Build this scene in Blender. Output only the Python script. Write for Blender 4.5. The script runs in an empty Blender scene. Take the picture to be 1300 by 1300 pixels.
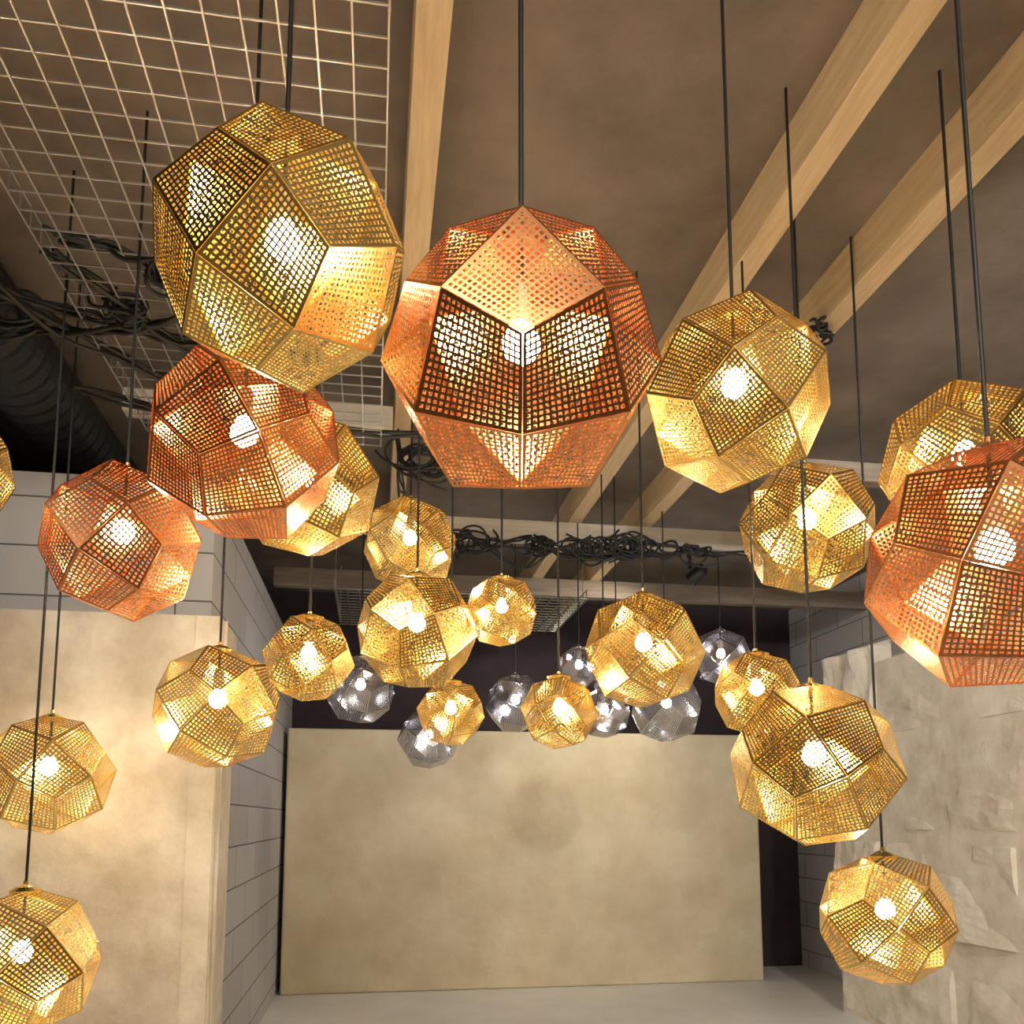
import bpy, math, random
from mathutils import Vector, Matrix, noise as mnoise
random.seed(7)
S=bpy.context.scene
COL=S.collection
S.view_settings.view_transform='Standard'; S.view_settings.look='None'
EYE=1.6; CEIL=4.0

# ---------- camera
cd=bpy.data.cameras.new('camera'); cam=bpy.data.objects.new('camera',cd); COL.objects.link(cam)
cd.sensor_width=36; cd.lens=36*1100/1300; cd.shift_y=255/1300
cam.location=(0,0,EYE); cam.rotation_euler=(math.radians(97),0,math.radians(-9)); S.camera=cam
cd.clip_start=0.02

# ---------- materials
def mat(name):
    m=bpy.data.materials.new(name); m.use_nodes=True
    return m,m.node_tree.nodes,m.node_tree.links,m.node_tree.nodes['Principled BSDF']
def simple(name,c,r=.5,metal=0.0,noise=None,c2=None,bump=0.0,scale3=(1,1,1),detail=6):
    m,n,l,b=mat(name)
    b.inputs['Base Color'].default_value=(*c,1); b.inputs['Roughness'].default_value=r; b.inputs['Metallic'].default_value=metal
    if noise:
        tc=n.new('ShaderNodeTexCoord'); mp=n.new('ShaderNodeMapping'); mp.inputs['Scale'].default_value=scale3
        nz=n.new('ShaderNodeTexNoise'); nz.inputs['Scale'].default_value=noise; nz.inputs['Detail'].default_value=detail; nz.inputs['Roughness'].default_value=.65
        cr=n.new('ShaderNodeValToRGB'); cr.color_ramp.elements[0].position=.32; cr.color_ramp.elements[1].position=.68
        cr.color_ramp.elements[0].color=(*c,1); cr.color_ramp.elements[1].color=(*(c2 or c),1)
        l.new(tc.outputs['Object'],mp.inputs[0]); l.new(mp.outputs[0],nz.inputs['Vector']); l.new(nz.outputs['Fac'],cr.inputs[0]); l.new(cr.outputs[0],b.inputs['Base Color'])
        if bump:
            bp=n.new('ShaderNodeBump'); bp.inputs['Strength'].default_value=bump; bp.inputs['Distance'].default_value=.03
            l.new(nz.outputs['Fac'],bp.inputs['Height']); l.new(bp.outputs[0],b.inputs['Normal'])
    return m
BR=simple('etched_brass',(.84,.60,.20),.24,1.0,30,(.93,.73,.31))
CU=simple('etched_copper',(.76,.34,.13),.24,1.0,30,(.88,.47,.22))
ST=simple('etched_steel',(.50,.49,.51),.12,1.0,30,(.70,.69,.72))
BLK=simple('black_rubber',(.008,.008,.009),.5)
SOCK=simple('socket_metal',(.35,.3,.25),.35,.8)
WIRE=simple('galvanised_wire',(.50,.49,.46),.35,.9)
CEILM=simple('ceiling_plaster',(.130,.108,.092),.9,0,1.3,(.25,.21,.178),.4)
BACK=simple('dark_back_wall',(.030,.020,.028),.9,0,1.0,(.055,.040,.046),.1)
PLAST=simple('pale_plaster',(.48,.42,.33),.85,0,2.4,(.80,.75,.65),.7)
SAND=simple('sand_plaster',(.66,.56,.38),.85,0,2.2,(.80,.72,.54),.4)
STONE=simple('rough_white_stone',(.62,.55,.45),.85,0,3.5,(.86,.82,.73),.8)
PINE=simple('pine_timber',(.60,.45,.26),.7,0,6,(.76,.60,.38),.1,(6,.5,6))
GREYB=simple('grey_timber',(.22,.18,.15),.7,0,6,(.34,.29,.24),.1,(.5,6,6))
PAINT=simple('whitewashed_timber',(.50,.45,.37),.6,0,6,(.66,.61,.52),.1,(.5,6,6))
DUCT=simple('black_duct',(.02,.02,.022),.45,.3)
FLOORM=simple('pale_concrete_floor',(.70,.69,.66),.5,0,1.5,(.8,.79,.76),.05)
m,n,l,b=mat('painted_block')
tc=n.new('ShaderNodeTexCoord'); sx=n.new('ShaderNodeSeparateXYZ'); ad=n.new('ShaderNodeMath'); ad.operation='ADD'; cb=n.new('ShaderNodeCombineXYZ')
br=n.new('ShaderNodeTexBrick'); br.inputs['Scale'].default_value=1; br.inputs['Brick Width'].default_value=.9; br.inputs['Row Height'].default_value=.26
br.inputs['Mortar Size'].default_value=.005; br.inputs['Color1'].default_value=(.46,.46,.48,1); br.inputs['Color2'].default_value=(.52,.52,.53,1); br.inputs['Mortar'].default_value=(.12,.12,.13,1)
l.new(tc.outputs['Object'],sx.inputs[0]); l.new(sx.outputs[0],ad.inputs[0]); l.new(sx.outputs[1],ad.inputs[1]); l.new(ad.outputs[0],cb.inputs[0]); l.new(sx.outputs[2],cb.inputs[1]); l.new(cb.outputs[0],br.inputs['Vector']); l.new(br.outputs['Color'],b.inputs['Base Color']); b.inputs['Roughness'].default_value=.8
BLOCK=m
m,n,l,b=mat('bulb_glow'); b.inputs['Base Color'].default_value=(1,.9,.75,1); b.inputs['Emission Color'].default_value=(1,.85,.62,1); b.inputs['Emission Strength'].default_value=250
BULB=m
m,n,l,b=mat('bulb_glow_cool'); b.inputs['Base Color'].default_value=(1,.95,.9,1); b.inputs['Emission Color'].default_value=(1,.96,.95,1); b.inputs['Emission Strength'].default_value=170
BULBS=m

# ---------- mesh helpers
def mkobj(name,verts,faces,mt,parent=None,loc=None,smooth=False):
    me=bpy.data.meshes.new(name); me.from_pydata([tuple(v) for v in verts],[],faces); me.update()
    if mt: me.materials.append(mt)
    if smooth:
        for q in me.polygons: q.use_smooth=True
    o=bpy.data.objects.new(name,me); COL.objects.link(o)
    if parent: o.parent=parent
    if loc is not None: o.location=loc
    return o
def boxdata(x0,x1,y0,y1,z0,z1,V,Fc):
    i=len(V); V+= [(x0,y0,z0),(x1,y0,z0),(x1,y1,z0),(x0,y1,z0),(x0,y0,z1),(x1,y0,z1),(x1,y1,z1),(x0,y1,z1)]
    Fc+= [tuple(i+k for k in q) for q in ((0,3,2,1),(4,5,6,7),(0,1,5,4),(1,2,6,5),(2,3,7,6),(3,0,4,7))]
def box(name,x0,x1,y0,y1,z0,z1,mt,parent=None,bev=0):
    c=Vector(((x0+x1)/2,(y0+y1)/2,(z0+z1)/2)); V=[];Fc=[]
    boxdata(x0-c.x,x1-c.x,y0-c.y,y1-c.y,z0-c.z,z1-c.z,V,Fc)
    o=mkobj(name,V,Fc,mt,parent,c)
    if bev:
        md=o.modifiers.new('b','BEVEL'); md.width=bev; md.segments=2
    return o
def empty(name,loc=(0,0,0)):
    e=bpy.data.objects.new(name,None); e.location=loc; e.empty_display_size=.1; COL.objects.link(e); return e
def curve(name,pts_list,r,mt,parent=None,smooth=True):
    cu=bpy.data.curves.new(name,'CURVE'); cu.dimensions='3D'; cu.bevel_depth=r; cu.bevel_resolution=2; cu.resolution_u=6
    for pts in pts_list:
        if smooth:
            s=cu.splines.new('NURBS'); s.points.add(len(pts)-1); s.order_u=min(4,len(pts)); s.use_endpoint_u=True
        else:
            s=cu.splines.new('POLY'); s.points.add(len(pts)-1)
        for q,v in zip(s.points,pts): q.co=(*v,1)
    cu.materials.append(mt)
    o=bpy.data.objects.new(name,cu); COL.objects.link(o)
    if parent: o.parent=parent
    return o
def lathe(prof,seg=20):
    V=[];Fc=[]
    for r,z in prof:
        for k in range(seg):
            a=2*math.pi*k/seg; V.append((r*math.cos(a),r*math.sin(a),z))
    for i in range(len(prof)-1):
        for k in range(seg):
            k2=(k+1)%seg; Fc.append((i*seg+k,i*seg+k2,(i+1)*seg+k2,(i+1)*seg+k))
    return V,Fc

# ---------- faceted perforated shade (deltoidal icositetrahedron, hung on 3-fold axis)
a=(2*math.sqrt(2)+1)/7*1.0; e=math.sqrt(.5)
R0=Vector((1,1,1)).normalized().rotation_difference(Vector((0,0,1))).to_matrix()
fv=R0@Vector((1,-1,-1)); yaw=-math.pi/2-math.atan2(fv.y,fv.x)
R0=Matrix.Rotation(yaw,3,'Z')@R0
def kites():
    out=[]
    for ax in range(3):
        for s in (1,-1):
            A=Vector((0,0,0)); A[ax]=s
            o1,o2=[k for k in range(3) if k!=ax]
            for s1 in (1,-1):
                for s2 in (1,-1):
                    E1=Vector((0,0,0)); E1[ax]=s*e; E1[o1]=s1*e
                    E2=Vector((0,0,0)); E2[ax]=s*e; E2[o2]=s2*e
                    C=Vector((0,0,0)); C[ax]=s*a; C[o1]=s1*a; C[o2]=s2*a
                    q=[A,E1,C,E2]
                    if (E1-A).cross(E2-A).dot(A)<0: q=[A,E2,C,E1]
                    out.append([R0@v for v in q])
    return out
def shade_mesh(name,N,mt,hole=.60):
    V=[];Fc=[]
    mg=.026
    step=(1-2*mg)/N
    us=[0]
    for i in range(N):
        b0=mg+step*i+step*(1-hole)/2; us+=[b0,b0+step*hole]
    us.append(1.0); n_=len(us)
    for q in kites():
        cen=(q[0]+q[1]+q[2]+q[3])/4
        q2=[v+(cen-v).normalized()*.004 for v in q]
        base=len(V)
        for u in us:
            for w in us:
                V.append((q2[0]*(1-u)+q2[1]*u)*(1-w)+(q2[3]*(1-u)+q2[2]*u)*w)
        for i in range(n_-1):
            for j in range(n_-1):
                if i%2==1 and j%2==1 : continue
                Fc.append((base+i*n_+j,base+(i+1)*n_+j,base+(i+1)*n_+j+1,base+i*n_+j+1))
        for k in range(4):   # folded flanges
            A_=q2[k];B_=q2[(k+1)%4]; i=len(V)
            V.extend([A_,B_,B_*.98,A_*.98]); Fc.append((i,i+1,i+2,i+3))
    me=bpy.data.meshes.new(name); me.from_pydata([tuple(v) for v in V],[],Fc); me.update(); me.materials.append(mt); return me
MESH={}
for cn,mt in (('brass',BR),('copper',CU),('steel',ST)):
    MESH[cn,0]=shade_mesh(cn+'_shade_large',16,mt); MESH[cn,1]=shade_mesh(cn+'_shade_small',9,mt,.62); MESH[cn,2]=shade_mesh(cn+'_shade_medium',12,mt,.62)
def bulbmesh(mt,nm):
    prof=[(0.0001,-.045)]+[(.036*math.sin(t),-.009-.036*math.cos(t)) for t in [math.pi*k/7 for k in range(1,6)]]+[(.017,.035)]
    V,Fc=lathe(prof,10); me=bpy.data.meshes.new(nm); me.from_pydata(V,[],Fc); me.materials.append(mt)
    for q in me.polygons:q.use_smooth=True
    return me
BM=bulbmesh(BULB,'bulb'); BMS=bulbmesh(BULBS,'bulb_cool')
def lamp(cn,c,kind=0,yaw=0,tilt=(0,0)):
    R=.16 if kind==1 else .25
    c=Vector(c)
    ro=empty(cn+'_pendant_lamp',c)
    sh=bpy.data.objects.new('shade',MESH[cn,kind]); COL.objects.link(sh); sh.parent=ro; sh.scale=(R*1.03,)*3
    sh.rotation_euler=(math.radians(tilt[0]),math.radians(tilt[1]),math.radians(yaw))
    bz=R*.16
    bu=bpy.data.objects.new('bulb',BMS if cn=='steel' else BM); COL.objects.link(bu); bu.parent=ro; bu.location=(0,0,bz)
    if kind==1: bu.scale=(.75,)*3
    V,Fc=lathe([(.0001,bz+.03),(.019,bz+.03),(.021,bz+.045),(.021,bz+.1),(.012,bz+.115),(.005,bz+.118)],16)
    mkobj('socket',V,Fc,SOCK,ro)
    V,Fc=lathe([(.0001,R*.84),(.045,R*.86),(.05,R*.93),(.03,R*.98),(.008,R*1.01),(.008,R*1.06)],20)
    mkobj('top_cap',V,Fc,{'brass':BR,'copper':CU,'steel':ST}[cn],ro)
    curve('cord',[[(0,0,bz+.1),(0,0,CEIL-c.z)]],.005,BLK,ro,False)
    return ro
r=random.uniform
lamp('copper',(0.25,1.47,2.43),0,-9,(0,0))
lamp('brass',(-0.20,1.65,2.71),0,32,(6,8))
lamp('copper',(-0.35,2.22,2.56),0,-12,(10,12))
lamp('brass',(-0.25,2.88,2.72),2,45,(0,-6))
lamp('copper',(-0.81,2.85,2.48),2,46,(-6,12))
lamp('brass',(0.93,2.07,2.72),0,-54,(4,-6))
lamp('brass',(1.58,2.92,2.68),2,-8,(8,4))
lamp('brass',(1.76,2.28,2.67),2,12,(0,5))
lamp('copper',(1.21,1.50,2.10),0,-22,(4,-14))
lamp('brass',(-1.38,2.78,2.67),2,36)
lamp('brass',(0.16,4.40,3.02),2,33,(5,5))
lamp('brass',(0.16,3.52,2.37),2,-18,(-8,6))
lamp('brass',(0.54,3.70,2.51),1,12,(8,0))
lamp('brass',(1.10,3.43,2.30),2,30,(5,3))
lamp('brass',(-0.24,3.12,2.17),1,4,(8,8))
lamp('brass',(-0.62,3.55,2.04),2,38,(0,10))
lamp('brass',(-1.31,3.78,1.78),2,24,(6,-6))
lamp('brass',(0.35,4.06,2.10),1,5,(-6,6))
lamp('brass',(0.75,3.49,2.04),1,43,(6,6))
lamp('brass',(1.39,2.99,2.06),1,0,(0,8))
lamp('brass',(1.30,2.42,1.76),0,-38,(6,10))
lamp('brass',(-1.15,3.18,1.13),2,35,(4,4))
lamp('brass',(1.91,3.07,1.23),2,8,(4,4))
for c,sm in (((-0.11,6.14,2.51),2),((0.43,7.04,2.25),2),((1.15,7.08,2.56),2),((1.45,6.05,2.69),1),((1.39,5.14,2.25),1),((1.99,5.72,2.37),2),((2.84,6.77,2.94),2),((1.61,5.62,2.51),1)):
    lamp('steel',c,sm,r(0,60),(r(-10,10),r(-10,10)))

# ---------- room
box('floor',-6,4.9,-3.2,9.4,-.1,0,FLOORM)
box('ceiling',-6,4.9,-3.2,9.4,CEIL,CEIL+.1,CEILM)
box('wall_back',-6,4.9,9.2,9.4,0,CEIL,BACK)
box('wall_right',4.7,4.9,-3,9.2,0,CEIL,BLOCK)
box('wall_left',-6,-5.8,-3,9.2,0,CEIL,BLOCK)
box('wall_front',-5.8,4.7,-3.2,-3,0,CEIL,PLAST)
box('partition_wall_block',-5.8,-.86,4.62,9.2,0,EYE+1.78,BLOCK)
box('partition_wall_back',-.82,3.88,8.4,8.7,0,EYE+.86,SAND,bev=.02)
def stonewall(x0,x1,y0,y1,z1,bw,bh,amp,topvar=0):
    c=Vector(((x0+x1)/2,(y0+y1)/2,0)); V=[];Fc=[]
    rows=int(round(z1/bh)); bh=z1/rows
    def panel(ax,fixed,u0,u1,sgn):
        n=max(1,int(round((u1-u0)/bw)))
        for rI in range(rows):
            off=(rI%2)*.5*bw
            cuts=[u0]+[u0+off+bw*k+r(-.12,.12)*bw for k in range(0 if off else 1,n+1) if u0+.2*bw<u0+off+bw*k<u1-.2*bw]+[u1]
            for ua,ub in zip(cuts[:-1],cuts[1:]):
                za=rI*bh; zb=(rI+1)*bh+(r(-topvar,topvar) if rI==rows-1 else 0)
                d0=r(0,amp); tilt=r(-amp,amp); tz=r(-amp,amp); nn=16; base=len(V); g=.008; seed=r(0,99)
                for i in range(nn+1):
                    for j in range(nn+1):
                        fu=i/nn; fz=j/nn
                        ed=min(fu,1-fu,fz,1-fz)
                        d=d0+tilt*(fu-.5)+tz*(fz-.5)+mnoise.noise(Vector((fu*3+seed,fz*2,seed)))*amp*.8+mnoise.noise(Vector((fu*9+seed,fz*6,seed)))*amp*.25
                        if ed<=0.001: d=-.1
                        u=ua+g+(ub-ua-2*g)*fu; z=za+g+(zb-za-2*g)*fz
                        P=(fixed+sgn*d,u,z) if ax=='x' else (u,fixed+sgn*d,z)
                        V.append((P[0]-c.x,P[1]-c.y,P[2]))
                for i in range(nn):
                    for j in range(nn):
                        Fc.append((base+i*(nn+1)+j,base+(i+1)*(nn+1)+j,base+(i+1)*(nn+1)+j+1,base+i*(nn+1)+j+1))
    boxdata(x0-c.x+.02,x1-c.x-.02,y0-c.y+.02,y1-c.y-.02,0,z1-topvar-.01,V,Fc)
    return V,Fc,c,panel
V,Fc,c,pn=stonewall(3.9,4.68,1.0,7.0,EYE+1.35,1.5,.74,.10,.10)
pn('x',3.95,1.0,7.0,-1); pn('y',1.05,3.9,4.68,-1)
mkobj('partition_wall_right',V,Fc,STONE,None,c)
V,Fc,c,pn=stonewall(-5.78,-.7,4.1,4.6,EYE+.95,5.2,2.55,.03)
pn('y',4.13,-5.78,-.7,-1); pn('x',-.73,4.1,4.6,1)
mkobj('partition_wall_left',V,Fc,PLAST,None,c)

# ---------- beams
for X in (.12,1.43,1.97):
    box('timber_joist',X-.05,X+.05,1.2,8.9,CEIL-.22,CEIL,PINE,bev=.004)
box('cross_beam',-.9,3.0,6.05,6.15,3.63,3.78,PAINT,bev=.004)
box('cross_beam',-.9,4.7,7.55,7.65,3.62,3.78,GREYB,bev=.004)
box('cross_beam',2.03,4.7,4.70,4.80,3.66,3.78,GREYB,bev=.004)
box('cross_beam',-1.3,.06,4.42,4.52,3.66,3.78,PAINT,bev=.004)

# ---------- wire mesh trays
def tray(x0,x1,y0,y1,z,pit,w=.0025,side=.08):
    root=empty('wire_mesh_cable_tray',((x0+x1)/2,(y0+y1)/2,z)); V=[];Fc=[]
    hx=(x1-x0)/2;hy=(y1-y0)/2
    n=int(round((x1-x0)/pit))
    for i in range(n+1):
        X=-hx+i*(x1-x0)/n; boxdata(X-w,X+w,-hy,hy,-w,w,V,Fc)
    n=int(round((y1-y0)/pit))
    for i in range(n+1):
        Y=-hy+i*(y1-y0)/n; boxdata(-hx,hx,Y-w,Y+w,w,3*w,V,Fc)
        boxdata(-hx-w,-hx+w,Y-w,Y+w,0,side,V,Fc); boxdata(hx-w,hx+w,Y-w,Y+w,0,side,V,Fc)
    for s in (-1,1): boxdata(s*hx-w,s*hx+w,-hy,hy,side-w,side+w,V,Fc)
    mkobj('mesh',V,Fc,WIRE,root)
    V=[];Fc=[]
    for s in (-1,1):
        for t in (-.8,.8): boxdata(s*hx-.004,s*hx+.004,t*hy-.004,t*hy+.004,0,CEIL-z,V,Fc)
    mkobj('hanger_rods',V,Fc,WIRE,root)
tray(-1.15,.0,1.6,4.35,EYE+1.92,.09)
tray(-.35,1.75,7.0,8.3,EYE+1.85,.1,.0045)
# ---------- ducts upper left
def duct(x,z,y0,y1,r):
    prof=[]; n=int((y1-y0)/.05)
    for i in range(n+1): prof.append((r*(1+.05*(i%2)),i*(y1-y0)/n))
    V,Fc=lathe(prof,28); V=[(v[0],v[2]-(y1-y0)/2,v[1]) for v in V]
    mkobj('ventilation_duct',V,Fc,DUCT,None,(x,(y0+y1)/2,z))
duct(-1.75,3.78,.5,9.1,.2); duct(-2.5,3.74,.5,9.1,.24)

# ---------- cable bundles
def bundle(c,n,spread,rad=.06,drop=.0,th_=.007):
    lst=[]
    for _ in range(n):
        cx=c[0]+r(-spread,spread)*.6; cy=c[1]+r(-.05,.05); cz=c[2]+r(-.03,.03)
        pts=[]; k=random.randint(8,14); R1=r(.5,1.3)*rad; ph=r(0,6)
        for i in range(k):
            t=ph+i*1.1; pts.append((cx+R1*math.cos(t)*1.4+r(-.03,.03)+(i/k-.5)*spread*r(.2,.8),cy+r(-.05,.05),cz+R1*math.sin(t)+r(-.03,.03)-drop))
        lst.append(pts)
    curve('cable_bundle',lst,th_,BLK)
def run(p0,p1,n=3,sag=.08,th_=.007):
    lst=[]
    for _ in range(n):
        pts=[]; k=9
        for i in range(k+1):
            t=i/k; q=Vector(p0).lerp(Vector(p1),t); s=sag*r(.4,1.3)*4*t*(1-t)
            pts.append((q.x+r(-.03,.03),q.y+r(-.04,.04),q.z-s+r(-.025,.025)))
        lst.append(pts)
    curve('ceiling_cable',lst,th_,BLK)
for X,nn in ((.15,4),(.6,3),(1.05,4),(1.5,6),(1.8,5),(2.0,5),(2.4,3)): bundle((X,5.98,3.58),nn,.24,.085,0,.008)
for xa,xb in ((-.3,.6),(.3,1.1),(.6,1.5),(1.1,2.0),(1.5,2.4),(2.0,3.0)): run((xa,6.0,3.64),(xb,6.0,3.64),3,r(.05,.2),.008)
run((.1,4.6,3.7),(.2,6,3.65),4,.14); bundle((.22,4.7,3.60),7,.12,.12)
# cables lying in / hanging through the left tray
run((-1.6,3.3,3.6),(-.1,3.6,3.6),4,.08,.009); run((-1.7,2.9,3.65),(-.6,4.2,3.6),4,.12,.009); run((-1.4,4.0,3.55),(.4,4.3,3.6),4,.08,.009)
run((-1.15,3.0,3.56),(-.3,4.2,3.6),4,.08,.009); run((-1.6,3.6,3.6),(-.5,3.2,3.56),4,.08,.009); run((-1.1,2.9,3.56),(-.4,3.0,3.56),3,.05,.009)
bundle((-.78,3.0,3.50),5,.06,.04); bundle((-1.0,3.3,3.52),5,.1,.05); bundle((-1.5,3.5,3.6),6,.2,.1); bundle((-.6,3.7,3.54),5,.12,.06)
run((1.5,3.35,3.76),(1.92,3.35,3.76),3,.06); bundle((1.93,3.35,3.74),3,.05,.035)

# ---------- added fill spotlights on invented ceiling fixtures, to brighten shades and walls
def spot(loc,tgt,energy,size=70,col=(1,.9,.76),soft=.12):
    root=empty('added_fill_spotlight',loc)
    d=(Vector(tgt)-Vector(loc)).normalized(); q=d.to_track_quat('-Z','Y').to_euler()
    V,Fc=lathe([(.0001,.16),(.045,.16),(.055,.14),(.06,-.0),(.055,-.0),(.05,.05)],24)
    h=mkobj('housing',V,Fc,BLK,root); h.rotation_euler=q
    box('mount',-.012,.012,-.012,.012,.1,CEIL-loc[2],BLK,root)
    L=bpy.data.lights.new('spot','SPOT'); L.energy=energy; L.spot_size=math.radians(size); L.spot_blend=.8; L.shadow_soft_size=soft; L.color=col
    o=bpy.data.objects.new('spot_light',L); COL.objects.link(o); o.parent=root; o.location=d*.05; o.rotation_euler=q
spot((-3.4,.6,3.6),(-2.2,4.4,2.2),100,95,(1,.95,.88))
spot((-.4,-.9,3.7),(.4,3.5,2.2),180,80)
spot((1.6,-.8,3.7),(1.2,4,2.4),180,80)
spot((2.6,.8,3.7),(3.9,5.8,2.4),420,75,(1,.94,.85))
spot((2.6,6.8,3.6),(1.2,8.4,2.2),90,110,(1,.88,.68))
w=bpy.data.worlds.new('World'); S.world=w; w.use_nodes=True
w.node_tree.nodes['Background'].inputs[0].default_value=(.5,.47,.45,1); w.node_tree.nodes['Background'].inputs[1].default_value=.3
